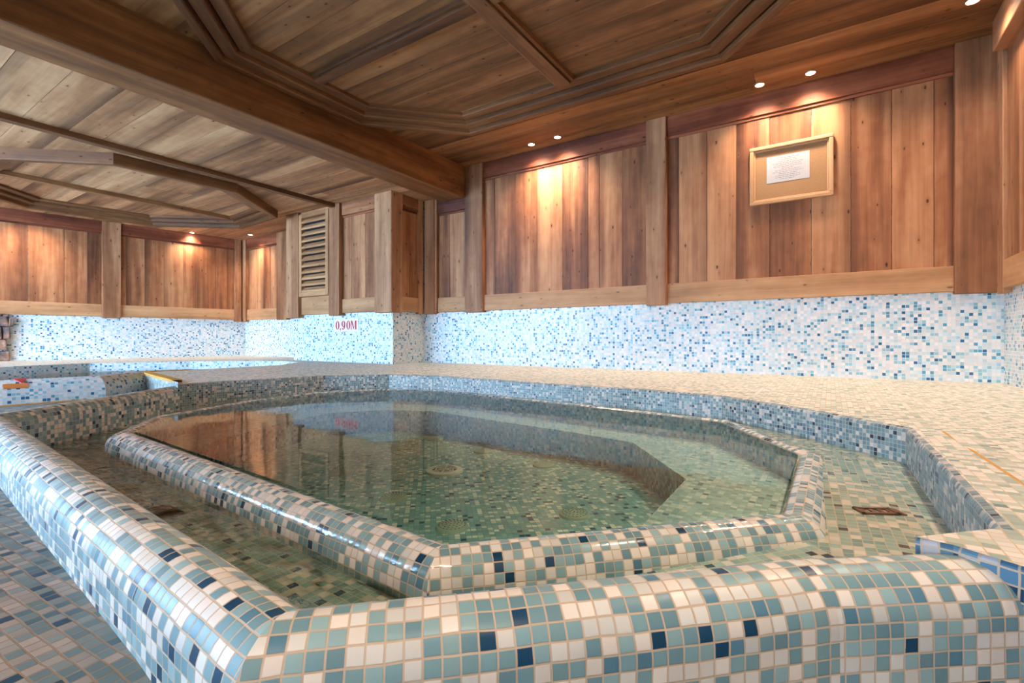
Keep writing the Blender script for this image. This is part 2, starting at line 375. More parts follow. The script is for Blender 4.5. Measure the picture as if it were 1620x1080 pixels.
# ceilings: boards running along X
def boards_x(mb, x0, x1, y0, y1, z, wmin=0.16, wmax=0.26, lmin=5, lmax=6, th=0.03):
    y = y0
    while y < y1-0.01:
        w = min(random.uniform(wmin, wmax), y1-y)
        if y1-(y+w) < 0.06: w = y1-y
        x = x0; off = random.uniform(0, 0.5)
        while x < x1-0.01:
            L = min(random.uniform(lmin, lmax)*(0.6 if off > 0.3 and x == x0 else 1), x1-x)
            if x1-(x+L) < 0.3: L = x1-x
            dz = random.uniform(0, 0.003)
            mb.box(ID, (x+0.0012, y+0.0018, z-dz), (x+L-0.0012, y+w-0.0018, z+th), 0)
            x += L
        y += w
mb = MB(); boards_x(mb, -3.6, 1.05, -1.75, 4.3, CEIL); mb.box(ID, (-3.7, -1.9, CEIL+0.03), (1.1, 4.4, CEIL+0.06))
struct(mb.build('ceiling', wCEILU))
mb = MB(); boards_x(mb, -9.3, -3.62, -1.75, 4.3, LOWC, 0.18, 0.30, 4, 6); mb.box(ID, (-9.4, -1.9, LOWC+0.03), (-3.6, 4.4, LOWC+0.06))
struct(mb.build('ceiling', wCEIL))
# floor in front of the kerb
mb = MB()
def fz(x): return -0.44-0.05*max(0.0, x+0.8)
fx = [-2.93, -2, -0.8, -0.2, 0.4, 1.2]
mbf = mb
for a, b in zip(fx, fx[1:]):
    ya, yb = [0.33+0.0735*(-0.81-q) if q < -0.6 else 0.25+max(0, q+0.55) for q in (a, b)]
    flat(mb, [(a, -1.75, fz(a)), (b, -1.75, fz(b)), (b, yb, fz(b)), (a, ya, fz(a))], 0.07+PI)
flat(mb, [(-4.66, -1.75, -0.44), (-2.93, -1.75, -0.44), (-2.93, 0.486, -0.44), (-3.68, 1.44, -0.44), (-3.62, 1.50, -0.44), (-4.95, 1.76, -0.44), (-4.95, 1.70, -0.44), (-4.60, 1.25, -0.44)], 0.07+PI)
struct(mb.build('floor', mFLOOR))

# ================================================================== beam and ceiling mouldings
t = thing('ceiling_beam', (-3.5, 1.2, 1.545), 'massive dark hewn timber beam crossing the ceiling between the two coffered bays', 'beam')
mb = MB(); mb.box(ID, (-3.655, -1.7, 1.545), (-3.345, 4.14, CEIL+0.02), 1, uo=(3, 4))
mb.build('timber', wBEAM, t, bevel=0.008)
def coffer(poly, rings, ztop, name, label, mats, cx):
    t = thing(name, (cx[0], cx[1], ztop), label, 'ceiling moulding')
    nms = ['outer_moulding', 'middle_moulding', 'inner_moulding']
    for (o0, o1, zb), nm in zip(rings, nms):
        mb = MB(); sweep(mb, poly, [(o0, ztop+0.01), (o0, zb+0.008), (o0+0.006, zb), (o1-0.006, zb), (o1, zb+0.008), (o1, ztop+0.01)], closed=True)
        # random wood offsets per segment come from sweep's own shift
        mb.build(nm, wTRIM, t)
    return t
# clockwise seen from above would flip normals; offsets go inward (left of a counter-clockwise path)
OCT1 = [(-2.66, 0.88), (-0.60, 0.88), (0.06, 1.50), (0.06, 2.74), (-0.57, 3.38), (-2.66, 3.38), (-3.335, 2.70), (-3.335, 1.56)]
coffer(OCT1, [(0, 0.055, 1.795), (0.066, 0.150, 1.822), (0.164, 0.25, 1.850)], CEIL, 'coffer_frame',
       'large stepped octagonal wooden moulding on the ceiling right of the beam', None, (-1.6, 2.13))
OCT2 = [(-7.1, 0.85), (-5.85, 0.95), (-5.14, 1.58), (-5.10, 2.60), (-5.75, 3.42), (-6.70, 3.49), (-7.56, 2.76), (-7.74, 1.55)]
coffer(OCT2, [(0, 0.06, 1.50), (0.068, 0.15, 1.54), (0.165, 0.25, 1.572)], LOWC, 'coffer_frame',
       'octagonal wooden moulding on the low ceiling at the far left, above the second pool', None, (-6.6, 2.3))
def batten(x0, y0, x1, y1, z0, z1, g, label, steps=True):
    t = thing('ceiling_batten', ((x0+x1)/2, (y0+y1)/2, z1), label, 'batten')
    mb = MB(); mb.box(ID, (x0, y0, z0), (x1, y1, z1), g)
    mb.build('batten_core', wTRIM, t, bevel=0.003)
    if steps:
        mb = MB()
        if g == 1: mb.box(ID, (x0-0.025, y0, z0+0.02), (x1+0.025, y1, z1), g)
        else: mb.box(ID, (x0, y0-0.025, z0+0.02), (x1, y1+0.025, z1), g)
        mb.build('batten_backing', wTRIM, t, bevel=0.002)
    return t
batten(-3.08, 2.10, -1.67, 2.17, 1.84, CEIL, 0, 'ceiling batten running from the beam side to the centre of the large octagon')
batten(-1.55, 2.10, -0.19, 2.17, 1.84, CEIL, 0, 'ceiling batten running from the centre of the large octagon towards the right wall')
batten(-1.66, 1.13, -1.56, 3.13, 1.83, CEIL, 1, 'stepped ceiling batten crossing the large octagon towards the back wall')
batten(-4.95, -1.7, -4.88, 3.72, 1.555, LOWC, 1, 'long narrow batten across the low ceiling just left of the big beam', False)
batten(-6.60, 1.12, -6.53, 3.24, 1.555, LOWC, 1, 'thin batten inside the far left ceiling octagon', False)

# ================================================================== wooden wall panelling
def panel(fr, x0, x1, seams, z0, z1, label, rail_t=0.165, rail_b=0.165, dark=True, base=0.305, topd=0.05, planks=wPLANK):
    c = fr @ Vector(((x0+x1)/2, 0.02, base))
    t = thing('wall_panel', c, label, 'wall panelling')
    mb = MB(); xs = [x0]+[s for s in seams if x0+0.01 < s < x1-0.01]+[x1]
    for a, b in zip(xs, xs[1:]):
        mb.box(fr, (a+0.0012, 0.0, z0+rail_b-0.02), (b-0.0012, 0.022+random.uniform(0, 0.004), z1-rail_t+0.02), 2)
    mb.build('planks', planks, t, bevel=0.0015)
    mb = MB(); mb.box(fr, (x0, 0.0, z0), (x1, 0.045, z0+rail_b), 0, tone=(0.6, 0.5, 0.5))
    mb.build('bottom_rail', wRAIL, t, bevel=0.004)
    mb = MB(); mb.box(fr, (x0, 0.0, z1-rail_t), (x1, topd, z1), 0)
    mb.build('top_rail', wDARK if dark else wPLANK, t, bevel=0.004)
    mb = MB(); mb.box(fr, (x0, 0.0, z1-rail_t-0.022), (x1, 0.036, z1-rail_t), 0)
    mb.build('top_bead', wDARK, t, bevel=0.004)
    return t
def auto_seams(x0, x1, w=0.24):
    out = []; x = x0+random.uniform(0.15, w)
    while x < x1-0.08: out.append(x); x += random.uniform(w*0.6, w*1.2)
    return out
def post(fr, x0, x1, z0, z1, label, d=0.075, d0=0.0, mat=None, groove=False):
    c = fr @ Vector(((x0+x1)/2, d/2, z0))
    mb = MB(); mb.box(fr, (x0, d0, z0), (x1, d, z1), 2)
    if groove: mb.box(fr, (x0+(x1-x0)*0.72, d0, z0+0.01), (x1+0.03, d*0.7, z1), 2)
    o = mb.build('wooden_post', mat or wPOST, None, bevel=0.006)
    return tag(o, label, 'post')
PB = 0.288   # bottoms of the posts
# back wall
panel(fB, -3.76, -3.34, [-3.60], 0.305, LOWC, 'short dark plank panel under the beam end on the back wall', rail_t=0.17)
panel(fB, -3.10, -1.335, [-2.97, -2.71, -2.45, -2.17, -1.90, -1.786, -1.566], 0.305, CEIL, 'plank panel on the back wall between the beam end post and the middle post')
panel(fB, -1.165, 0.66, [-1.07, -0.845, -0.625, -0.39, -0.12, 0.118, 0.346, 0.565], 0.305, CEIL, 'wide plank panel on the back wall, the one with the framed notice')
post(fB, -3.34, -3.10, PB, CEIL, 'back wall post standing beside the end of the big beam', groove=False)
post(fB, -1.335, -1.165, PB, CEIL, 'back wall post between the two spotlit plank panels')
post(fB, 0.66, 0.90, PB, CEIL, 'broad back wall post right of the framed notice, near the room corner')
# inner corner
post(fB, -3.94, -3.80, PB, LOWC, 'narrow post on the back wall in the inner corner left of the beam end', groove=True)
post(fS, 4.04, 4.12, PB, LOWC, 'narrow post on the side return, tight in the inner corner', d=0.05)
# return wall
panel(fS, 3.79, 4.04, [3.93], 0.305, LOWC, 'narrow orange plank panel on the side return of the projecting wall', rail_t=0.15, dark=False)
mb = MB(); mb.box(ID, (-4.21, 3.62, PB), (-3.94, 3.79, LOWC), 2)
tag(mb.build('wooden_post', wPOST, bevel=0.007), 'thick corner post on the projecting wall section above the depth sign side', 'post')
panel(fN, -4.81, -4.21, [-4.66, -4.42], 0.305, LOWC, 'plank panel on the projecting wall directly right of the louvred vent', rail_t=0.15, dark=False)
post(fN, -5.0, -4.81, PB-0.01, LOWC, 'post on the right side of the louvred vent', d=0.09)
post(fN, -5.88, -5.62, PB-0.02, LOWC, 'double post on the left side of the louvred vent', d=0.09, groove=False)
panel(fN, -5.62, -5.0, [-5.3], 0.305, LOWC, 'board backing and rails around the louvred vent', rail_b=0.22, rail_t=0.06, dark=False)
# vent
v = thing('louvred_vent', fN @ Vector((-5.31, 0.05, 0.55)), 'wooden louvred vent grille with slanted slats on the projecting wall', 'vent')
mb = MB(); vx0, vx1, vz0, vz1 = -5.612, -5.02, 0.53, 1.565
for lo, hi, g in (((vx0, 0.03, vz0), (vx0+0.055, 0.085, vz1), 2), ((vx1-0.055, 0.03, vz0), (vx1, 0.085, vz1), 2),
                  ((vx0+0.055, 0.03, vz0), (vx1-0.055, 0.085, vz0+0.05), 0), ((vx0+0.055, 0.03, vz1-0.05), (vx1-0.055, 0.085, vz1), 0)):
    mb.box(fN, lo, hi, g)
mb.build('frame', wRAIL, v, bevel=0.003)
mb = MB(); mb.box(fN, (vx0+0.055, 0.028, vz0+0.05), (vx1-0.055, 0.0315, vz1-0.05)); mb.build('dark_backing', mVOID, v)
for k in range(12):
    zc = vz0+0.085+k*0.0785
    mb = MB()
    def tp(p, zc=zc): return [p[0], p[1], p[2]+(-(p[1]-0.035)*0.9)]
    mb.box(fN, (vx0+0.05, 0.033, zc+0.006), (vx1-0.05, 0.080, zc+0.032), 0, taper=tp)
    mb.build('slat', wRAIL, v, bevel=0.002)
# recess behind, far section of the back wall
panel(fB, -6.70, -5.9, [-6.5, -6.3], 0.305, LOWC, 'shadowed plank panel on the back wall tucked left of the vent posts', rail_t=0.15)
post(fB, -6.98, -6.72, PB, LOWC, 'slim post on the back wall above the second pool, left of the vent', d=0.07)
panel(fB, -7.86, -6.98, [-7.64, -7.4, -7.2], 0.305, LOWC, 'plank panel on the back wall nearest the far left corner', rail_t=0.15, planks=wPLANK)
post(fB, -8.0, -7.86, PB-0.01, LOWC, 'back wall half of the far left corner post', d=0.07)
# left wall
def lx(Y): return (Y-A0.y)/dl.y
post(fL, lx(4.03), lx(4.12), PB-0.01, LOWC, 'left wall half of the far corner post', d=0.08)
panel(fL, lx(2.62), lx(4.03), [lx(2.62)+s for s in (0.06, 0.27, 0.50, 0.74, 0.92, 1.17, 1.33)], 0.305, LOWC, 'plank panel on the left wall between its post and the far corner', rail_t=0.15)
post(fL, lx(2.42), lx(2.62), PB, LOWC, 'post in the middle of the left wall panelling', d=0.075)
panel(fL, 0.0, lx(2.42), auto_seams(0.0, lx(2.42), 0.3), 0.305, LOWC, 'plank panel at the left picture edge, left of the left wall post', rail_t=0.15)
# right wall
post(fR, 4.02, 4.15, PB-0.01, CEIL, 'corner post on the right wall beside the broad back wall post', d=0.045, mat=wPOST)
panel(fR, 1.6, 4.02, [3.80, 3.6, 3.35, 3.1, 2.85, 2.6, 2.3, 2.0], 0.305, CEIL, 'pale plank panel on the right wall at the right picture edge', rail_t=0.0, dark=False, planks=wPOST)
mb = MB(); mb.box(fR, (0.4, 0.0, 1.70), (3.97, 0.10, CEIL), 0)
tag(mb.build('header_beam', wPOST, bevel=0.008), 'heavy header beam high on the right wall, cut off at the corner post', 'beam')

# ================================================================== spotlights
def spot(x, y, z, label, power, tilt=(0, 0), group=None, size=128):
    t = thing('recessed_spotlight', (x, y, z), label, 'spotlight', group)
    mb = MB(); n = 28
    def ringpts(r, zz): return [(x+r*math.cos(a*2*PI/n), y+r*math.sin(a*2*PI/n), zz) for a in range(n)]
    a_, b_, c_, d_ = ringpts(0.036, z+0.002), ringpts(0.034, z-0.007), ringpts(0.029, z-0.007), ringpts(0.028, z-0.002)
    for P, Q in ((a_, b_), (b_, c_), (c_, d_)):
        for i in range(n):
            j = (i+1) % n; mb.face([P[i], P[j], Q[j], Q[i]], [(0, 0)]*4)
    mb.build('trim_ring', mRING, t, smooth=True)
    mb = MB(); mb.face(ringpts(0.0285, z-0.004)[::-1], [(0, 0)]*n)
    for i in range(n):
        j = (i+1) % n; P, Q = ringpts(0.0285, z-0.004), ringpts(0.0285, z+0.001); mb.face([P[i], Q[i], Q[j], P[j]], [(0, 0)]*4)
    mb.build('lamp', mLAMP, t)
    l = lamp_light(x, y, z, power, size, tilt=tilt); l.name = 'beam_light'
    l.parent = t; l.matrix_parent_inverse = Matrix.Translation(t.location).inverted()
    return t
PW = 100
spot(-2.42, 4.01, CEIL, 'left one of the two ceiling spotlights nearest the big beam', PW)
spot(-2.13, 4.0, CEIL, 'right one of the two ceiling spotlights nearest the big beam', PW)
spot(-0.44, 4.0, CEIL, 'ceiling spotlight above the framed notice, the left one of that pair', PW*0.72)
spot(-0.12, 4.02, CEIL, 'ceiling spotlight above the right edge of the framed notice', PW*0.72)
spot(0.66, 3.66, CEIL, 'ceiling spotlight at the top right edge of the picture near the corner', PW*0.45)
spot(-8.12, 1.66, LOWC, 'spotlight in the low ceiling at the left picture edge', PW)
spot(-8.02, 3.42, LOWC, 'low ceiling spotlight left of the far corner, over the left wall', PW*0.8)
spot(-7.43, 3.98, LOWC, 'low ceiling spotlight right of the far corner, over the back wall', PW*0.8)
# unseen lamps added to brighten the ledge, kerb and pool
for (x, y, z, p) in ((0.60, 2.6, CEIL, 110), (0.60, 1.4, CEIL, 80), (0.5, -0.2, CEIL, 80), (-0.4, -1.0, CEIL, 90), (-1.5, -1.2, CEIL, 30)):
    spot(x, y, z, 'unseen spotlight added to brighten the room, behind the camera and over the right ledge', p, group='added spotlights outside the picture', size=160)

# ================================================================== framed notice
fn = thing('framed_notice', (-0.255, 4.17, 1.03), 'framed sheet of paper hanging on the back wall planks', 'picture frame')
x0, x1, z0, z1, w = -0.528, 0.017, 1.03, 1.475, 0.028
mb = MB()
y_a, y_b = 0.026, 0.052
for lo, hi, g in (((x0, y_a, z0), (x1, y_b, z0+w), 0), ((x0, y_a, z1-w), (x1, y_b, z1), 0), ((x0, y_a, z0+w), (x0+w, y_b, z1-w), 2), ((x1-w, y_a, z0+w), (x1, y_b, z1-w), 2)):
    mb.box(fB, lo, hi, g, tone=(0.5, 0.5, 0.5))
mb.build('frame', wFRAME, fn, bevel=0.005)
mb = MB(); w2 = w+0.012
for lo, hi, g in (((x0+w, y_a, z0+w), (x1-w, y_b-0.012, z0+w2), 0), ((x0+w, y_a, z1-w2), (x1-w, y_b-0.012, z1-w), 0), ((x0+w, y_a, z0+w2), (x0+w2, y_b-0.012, z1-w2), 2), ((x1-w2, y_a, z0+w2), (x1-w, y_b-0.012, z1-w2), 2)):
    mb.box(fB, lo, hi, g, tone=(0.9, 0.5, 0.5))
mb.build('inner_slip', wFRAME, fn, bevel=0.003)
mb = MB(); mb.box(fB, (x0+w, y_a, z0+w), (x1-w, y_a+0.006, z1-w)); mb.build('mount', mMAT, fn)
mb = MB(); mb.box(fB, (-0.411, y_a+0.006, 1.187), (-0.131, y_a+0.0075, 1.386)); pp = mb.build('paper_sheet', mPAPER, fn)
mb = MB(); r2 = random.Random(5)
for k in range(13):
    z = 1.366-k*0.0132; half = [0.075, 0.055, 0.06, 0.1, 0.09, 0.095, 0.04, 0.085, 0.1, 0.06, 0.08, 0.085, 0.05][k]
    x = -0.271-half
    while x < -0.271+half:
        L = r2.uniform(0.008, 0.024); mb.box(fB, (x, y_a+0.0075, z-0.0022), (min(x+L, -0.271+half), y_a+0.0080, z+0.0022)); x += L+0.005
mb.build('text_lines', mINK, pp)
# glass pane over it (thin, clear)
# ================================================================== depth sign 0,90M
ds = thing('depth_sign', (-4.79, 3.69, 0.092), 'small white depth sign with red lettering reading 0,90M on the mosaic wall', 'sign')
mb = MB(); mb.box(fN, (-5.012, 0.001, 0.090), (-4.567, 0.006, 0.236)); mb.build('plate', mPLATE, ds, bevel=0.001)
def ell(cx, cz, rx, rz, n=28): return [(cx+rx*math.cos(a*2*PI/n), cz+rz*math.sin(a*2*PI/n)) for a in range(n)]
mb = MB(); yy = 0.0068
def Q(pts): mb.face([tuple(fN @ Vector((p[0], yy, p[1]))) for p in pts], [(0, 0)]*len(pts))
def ring(cx, cz, rx, rz, ix, iz):
    A, B = ell(cx, cz, rx, rz), ell(cx, cz, ix, iz)
    for i in range(28):
        j = (i+1) % 28; Q([A[i], A[j], B[j], B[i]])
def rc(a, b, c, d): Q([(a, b), (c, b), (c, d), (a, d)])
ring(-4.945, 0.163, 0.036, 0.052, 0.013, 0.046)
Q(ell(-4.893, 0.118, 0.010, 0.009)); Q([(-4.884, 0.118), (-4.886, 0.098), (-4.899, 0.091), (-4.893, 0.103)])
ring(-4.835, 0.178, 0.035, 0.037, 0.013, 0.031)
Q([(-4.822, 0.178), (-4.800, 0.178), (-4.806, 0.135), (-4.826, 0.112), (-4.850, 0.110), (-4.834, 0.119), (-4.826, 0.140)]); Q(ell(-4.853, 0.120, 0.010, 0.010))
ring(-4.745, 0.163, 0.036, 0.052, 0.013, 0.046)
for a, b in ((-4.695, -4.684), (-4.622, -4.600)): rc(a, 0.112, b, 0.214)
Q([(-4.697, 0.214), (-4.674, 0.214), (-4.642, 0.130), (-4.650, 0.112)]); Q([(-4.650, 0.112), (-4.642, 0.125), (-4.614, 0.214), (-4.622, 0.214)])
rc(-4.702, 0.112, -4.676, 0.117); rc(-4.630, 0.112, -4.592, 0.117); rc(-4.702, 0.209, -4.680, 0.214); rc(-4.622, 0.209, -4.592, 0.214)
mb.build('lettering', mRED, ds)

# ================================================================== whirlpool basin
CI = [(-2.62, 0.885), (-0.665, 0.765), (-0.105, 1.34), (-0.10, 2.05), (-0.47, 2.63), (-1.40, 2.775), (-2.65, 2.93), (-3.12, 2.70), (-3.31, 2.30), (-3.25, 1.80), (-2.98, 1.15)]
tub = thing('whirlpool_basin', (-1.69, 1.92, -0.70), 'octagonal mosaic whirlpool basin filled with clear water in the middle of the room', 'whirlpool')
mb = MB()
prof = [(0.0, -0.44), (-0.004, -0.428), (-0.014, -0.420), (-0.03, -0.4145), (-0.048, -0.4135), (-0.066, -0.419), (-0.082, -0.430), (-0.094, -0.446), (-0.101, -0.466), (-0.104, -0.49), (-0.105, -0.54)]
sweep(mb, CI, prof, closed=True)
for f in range(len(mb.f)): mb.f[f] = mb.f[f][::-1]
nu = []
for i in range(0, len(mb.uv), 4): nu += mb.uv[i:i+4][::-1]
mb.uv = nu
mb.build('overflow_rim', mRIM, tub, smooth=True)
mb = MB(); sweep(mb, CI, [(0.0, -0.72), (0.0, -0.44)], closed=True)
for f in range(len(mb.f)): mb.f[f] = mb.f[f][::-1]
nu = []
for i in range(0, len(mb.uv), 4): nu += mb.uv[i:i+4][::-1]
mb.uv = nu
mb.build('inner_wall', mPWALL, tub)
BO = [(-0.38, 1.06), (-0.105, 1.34), (-0.10, 2.05), (-0.47, 2.63), (-1.4, 2.775), (-2.65, 2.93), (-3.12, 2.70), (-3.31, 2.30), (-3.25, 1.80), (-2.98, 1.15), (-2.72, 0.96)]
BI = [(-0.45, 0.99), (-0.45, 1.30), (-0.46, 1.90), (-0.85, 2.42), (-1.25, 2.50), (-2.45, 2.65), (-2.78, 2.52), (-3.0, 2.2), (-2.95, 1.85), (-2.70, 1.28), (-2.45, 0.90)]
mb = MB(); zb = -0.533
for i in range(len(BO)-1):
    flat(mb, [(*BI[i], zb), (*BO[i], zb), (*BO[i+1], zb), (*BI[i+1], zb)], 0.0)
mb.build('bench', mBENCH, tub)
mb = MB(); sweep(mb, BI[::-1], [(0, -0.70), (0, zb)]); mb.build('bench_riser', mPWALL, tub)
mb = MB(); flat(mb, [(x, y, -0.692) for x, y in CI], 0.75); mb.build('basin_floor', mPOOL, tub)
# gutter ring
GO = [((-3.0, 0.42), -0.505), ((-0.5, 0.33), -0.505), ((0.20, 0.98), -0.445), ((0.30, 2.15), -0.424), ((-0.42, 2.88), -0.424), ((-1.4, 2.95), -0.424), ((-2.7, 3.1), -0.424), ((-3.25, 2.98), -0.43), ((-3.62, 2.55), -0.44), ((-3.78, 1.80), -0.455), ((-3.72, 1.38), -0.475)]
GI = [-0.505, -0.505, -0.455, -0.424, -0.424, -0.424, -0.424, -0.43, -0.44, -0.455, -0.475]
mb = MB(); n = len(CI)
for i in range(n):
    j = (i+1) % n; ang = {0: -0.06, 1: 0.79, 2: 0.05, 3: -0.8}.get(i, 0.3)
    flat(mb, [(*GO[i][0], GO[i][1]), (*GO[j][0], GO[j][1]), (*CI[j], GI[j]), (*CI[i], GI[i])], ang)
mb.build('overflow_gutter', mGUT, tub)
# water
mb = MB(); flat(mb, [(x, y, ZW) for x, y in CI])
o = mb.build('pool_water', mWATER); tag(o, 'clear still water filling the whirlpool basin to its rim', 'water', kind='stuff')
mb = MB(); zg = -0.490
for a, b, c_, d_ in (((-3.0, 0.40), (-0.5, 0.30), (-0.66, 0.69), (-2.65, 0.81)), ((-3.75, 1.38), (-3.0, 0.40), (-2.65, 0.81), (-3.05, 1.12)), ((-0.5, 0.30), (0.2, 0.98), (-0.02, 1.34), (-0.66, 0.69))):
    flat(mb, [(*q, zg) for q in (a, b, c_, d_)])
o = mb.build('gutter_water', mGWATER); tag(o, 'rippling water running along the overflow gutter in front of the basin', 'water', kind='stuff')
# drain and jets on the basin floor
def disc_pts(x, y, r, z, n=32): return [(x+r*math.cos(a*2*PI/n), y+r*math.sin(a*2*PI/n), z) for a in range(n)]
def lathe(mb, x, y, prof, n=32):
    for (r0, za), (r1, zb_) in zip(prof, prof[1:]):
        A, B = disc_pts(x, y, r0, za, n), disc_pts(x, y, r1, zb_, n)
        for i in range(n):
            j = (i+1) % n; mb.face([A[i], A[j], B[j], B[i]], [(0, 0)]*4)
dr = thing('floor_drain', (-1.69, 1.919, -0.692), 'large round ivory drain cover with spoked grille in the middle of the basin floor', 'drain')
mb = MB(); lathe(mb, -1.69, 1.919, [(0.098, -0.692), (0.095, -0.683), (0.066, -0.679), (0.064, -0.686)]); mb.build('rim_ring', mDRAIN, dr, smooth=True)
mb = MB(); mb.face(disc_pts(-1.69, 1.919, 0.066, -0.687), [(0, 0)]*32); mb.build('drain_opening', mSLOT, dr)
mb = MB()
for k in range(6):
    fr = Matrix.Translation((-1.69, 1.919, 0)) @ Matrix.Rotation(k*PI/3, 4, 'Z'); mb.box(fr, (0.006, -0.0035, -0.687), (0.066, 0.0035, -0.680))
for r in (0.022, 0.044): lathe(mb, -1.69, 1.919, [(r, -0.687), (r, -0.682), (r+0.005, -0.682), (r+0.005, -0.687)])
mb.build('grille', mDRAIN, dr)
JP = [(-2.29, 2.50, 'massage air jet on the basin floor, farthest left near the back bench'), (-1.78, 2.38, 'air jet on the basin floor between the drain and the back bench'),
      (-1.31, 2.30, 'air jet on the basin floor right of the drain by the back bench'), (-0.84, 1.72, 'air jet on the basin floor nearest the right-hand bench, large in view'),
      (-1.16, 1.36, 'air jet on the basin floor just behind the near rim corner'), (-1.585, 1.47, 'air jet on the basin floor in front of the drain towards the camera'), (-2.12, 1.60, 'air jet on the basin floor left of the drain, half hidden by reflections')]
for x, y, lb in JP:
    j = thing('air_jet', (x, y, -0.692), lb, 'jet', 'air jets on the basin floor')
    mb = MB(); lathe(mb, x, y, [(0.062, -0.692), (0.058, -0.684), (0.044, -0.678), (0.02, -0.674), (0.0005, -0.673)]); mb.build('dome', mJET, j, smooth=True)
    mb = MB()
    for rr, nn in ((0.012, 5), (0.024, 10), (0.036, 15), (0.048, 20)):
        zz = -0.672-0.00011*(rr*1000/6)**2-0.0005
        for q in range(nn):
            px, py = x+rr*math.cos(q*2*PI/nn), y+rr*math.sin(q*2*PI/nn); mb.face(disc_pts(px, py, 0.0032, zz+0.0006, 8), [(0, 0)]*8)
    mb.build('air_holes', mSLOT, j)
# gutter outlets
def grate(x, y, z, ang, label, sx=0.06, sy=0.045):
    g = thing('gutter_grate', (x, y, z), label, 'grate')
    fr = Matrix.Translation((x, y, z)) @ Matrix.Rotation(ang, 4, 'Z')
    mb = MB()
    for lo, hi in (((-sx, -sy, 0), (sx, -sy+0.008, 0.006)), ((-sx, sy-0.008, 0), (sx, sy, 0.006)), ((-sx, -sy, 0), (-sx+0.008, sy, 0.006)), ((sx-0.008, -sy, 0), (sx, sy, 0.006))): mb.box(fr, lo, hi)
    mb.build('frame', mGRATE, g)
    mb = MB(); 
    for k in range(5): mb.box(fr, (-sx+0.012+k*0.0205, -sy, 0), (-sx+0.022+k*0.0205, sy, 0.004))
    mb.build('bars', mGRATE, g)
    mb = MB(); mb.box(fr, (-sx+0.005, -sy+0.005, -0.001), (sx-0.005, sy-0.005, 0.001)); mb.build('opening', mSLOT, g)
grate(-1.62, 0.60, -0.503, -0.05, 'small bronze drain grate under water in the front gutter')
grate(0.095, 1.52, -0.436, 0.5, 'bronze drain grate in the right-hand gutter beside the ledge', 0.045, 0.022)

# ================================================================== outer kerb
KP = [(-3.70, 1.475), (-2.93, 0.485), (-1.65, 0.392), (-0.81, 0.332), (-0.5245, 0.3105), (-0.03, 0.796), (0.185, 0.965)]
R_ = 0.060; zc = -0.376
arc = [(-R_*math.cos(a*PI/14), zc+R_*math.sin(a*PI/14)) for a in range(15)]
mb = MB(); sweep(mb, KP, [(-R_-0.002, -0.60)]+arc+[(R_, -0.56)])
nv = [(u, v-0.006) for u, v in mb.uv]; mb.uv = nv
tag(mb.build('tiled_kerb', mKERB, smooth=True), 'rounded mosaic kerb wrapping the front of the whirlpool, closest to the camera', 'kerb')

# ================================================================== ledge round the back and right
LP = [(-3.62, 1.46), (-3.64, 1.74), (-3.50, 2.48), (-3.15, 2.87), (-2.75, 2.99), (-1.5, 2.88), (-0.95, 2.87), (-0.484, 2.76), (-0.09, 2.44), (0.214, 2.12), (0.224, 1.55), (0.224, 1.075)]
mb = MB()
lip = [(0.0, -0.56), (0.0, ZL-0.016), (0.003, ZL-0.008), (0.008, ZL-0.003), (0.018, ZL)]
sweep(mb, LP, lip)
nose_inner = []
P = [Vector(p) for p in LP]; dd = [(P[i+1]-P[i]).normalized() for i in range(len(P)-1)]; nn = [Vector((-k.y, k.x)) for k in dd]
for i in range(len(P)):
    mt = nn[0] if i == 0 else nn[-1] if i == len(P)-1 else (nn[i-1]+nn[i])/(1+nn[i-1].dot(nn[i]))
    nose_inner.append(tuple(P[i]+mt*0.018))
OUT = [(-4.95, 1.72, -0.285), (-4.95, 2.3, -0.285), (-4.95, 3.0, -0.28), (-4.6, 3.7, -0.275), (-4.0, 3.7, -0.275), (-1.9, 4.2, -0.275), (-1.0, 4.2, -0.275), (-0.4, 4.2, -0.275), (0.2, 4.2, -0.275), (0.9, 4.2, -0.275), (0.9, 2.6, -0.285), (0.9, 1.4, -0.295)]
mt_ = MB()
for i in range(len(LP)-1):
    a, b = nose_inner[i], nose_inner[i+1]; c_, d_ = OUT[i+1], OUT[i]
    flat(mt_, [(*a, ZL), (*b, ZL), c_, d_][::-1], 0.0)
flat(mt_, [(-4.0, 3.7, -0.275), (-1.9, 4.2, -0.275), (-4.0, 4.2, -0.275)])
# right end of the ledge: broken corner and the front face running off to the right
e0, e1, e2 = (0.224, 1.075), (0.108, 0.958), (0.135, 0.965)
FR = [(0.108, 0.958), (0.150, 0.950), (0.215, 0.915), (0.55, 0.70), (0.9, 0.50)]
flat(mt_, [(0.9, 1.4, -0.295), (0.224+0.018, 1.075, ZL), (0.150, 0.950, ZL), (0.9, 0.50, ZL)], 0.0)
flat(mt_, [(0.242, 1.075, ZL), (0.224, 1.075, ZL), (0.108, 0.958, ZL), (0.150, 0.950, ZL)], 0.0)
mt_.v = [(x, y, z+0.0) for x, y, z in mt_.v]
led = thing('tiled_ledge', (-1.0, 3.4, -0.29), 'broad pale mosaic ledge between the whirlpool and the back and right walls', 'ledge')
mt_.build('ledge_top', mLEDGE, led)
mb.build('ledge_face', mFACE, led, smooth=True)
mj = MB(); J0, J1 = Vector((0.303, 2.08)), Vector((0.347, 1.12))
mj.face([(J0.x-0.004, J0.y, -0.2995), (J0.x+0.004, J0.y, -0.2995), (J1.x+0.004, J1.y, -0.3003), (J1.x-0.004, J1.y, -0.3003)][::-1], [(0, 0)]*4)
mj.build('expansion_joint', mYEL, led)
mf = MB(); sweep(mf, FR[::-1], [(0.0, -0.60), (0.0, ZL-0.006), (-0.006, ZL)][::1]); 
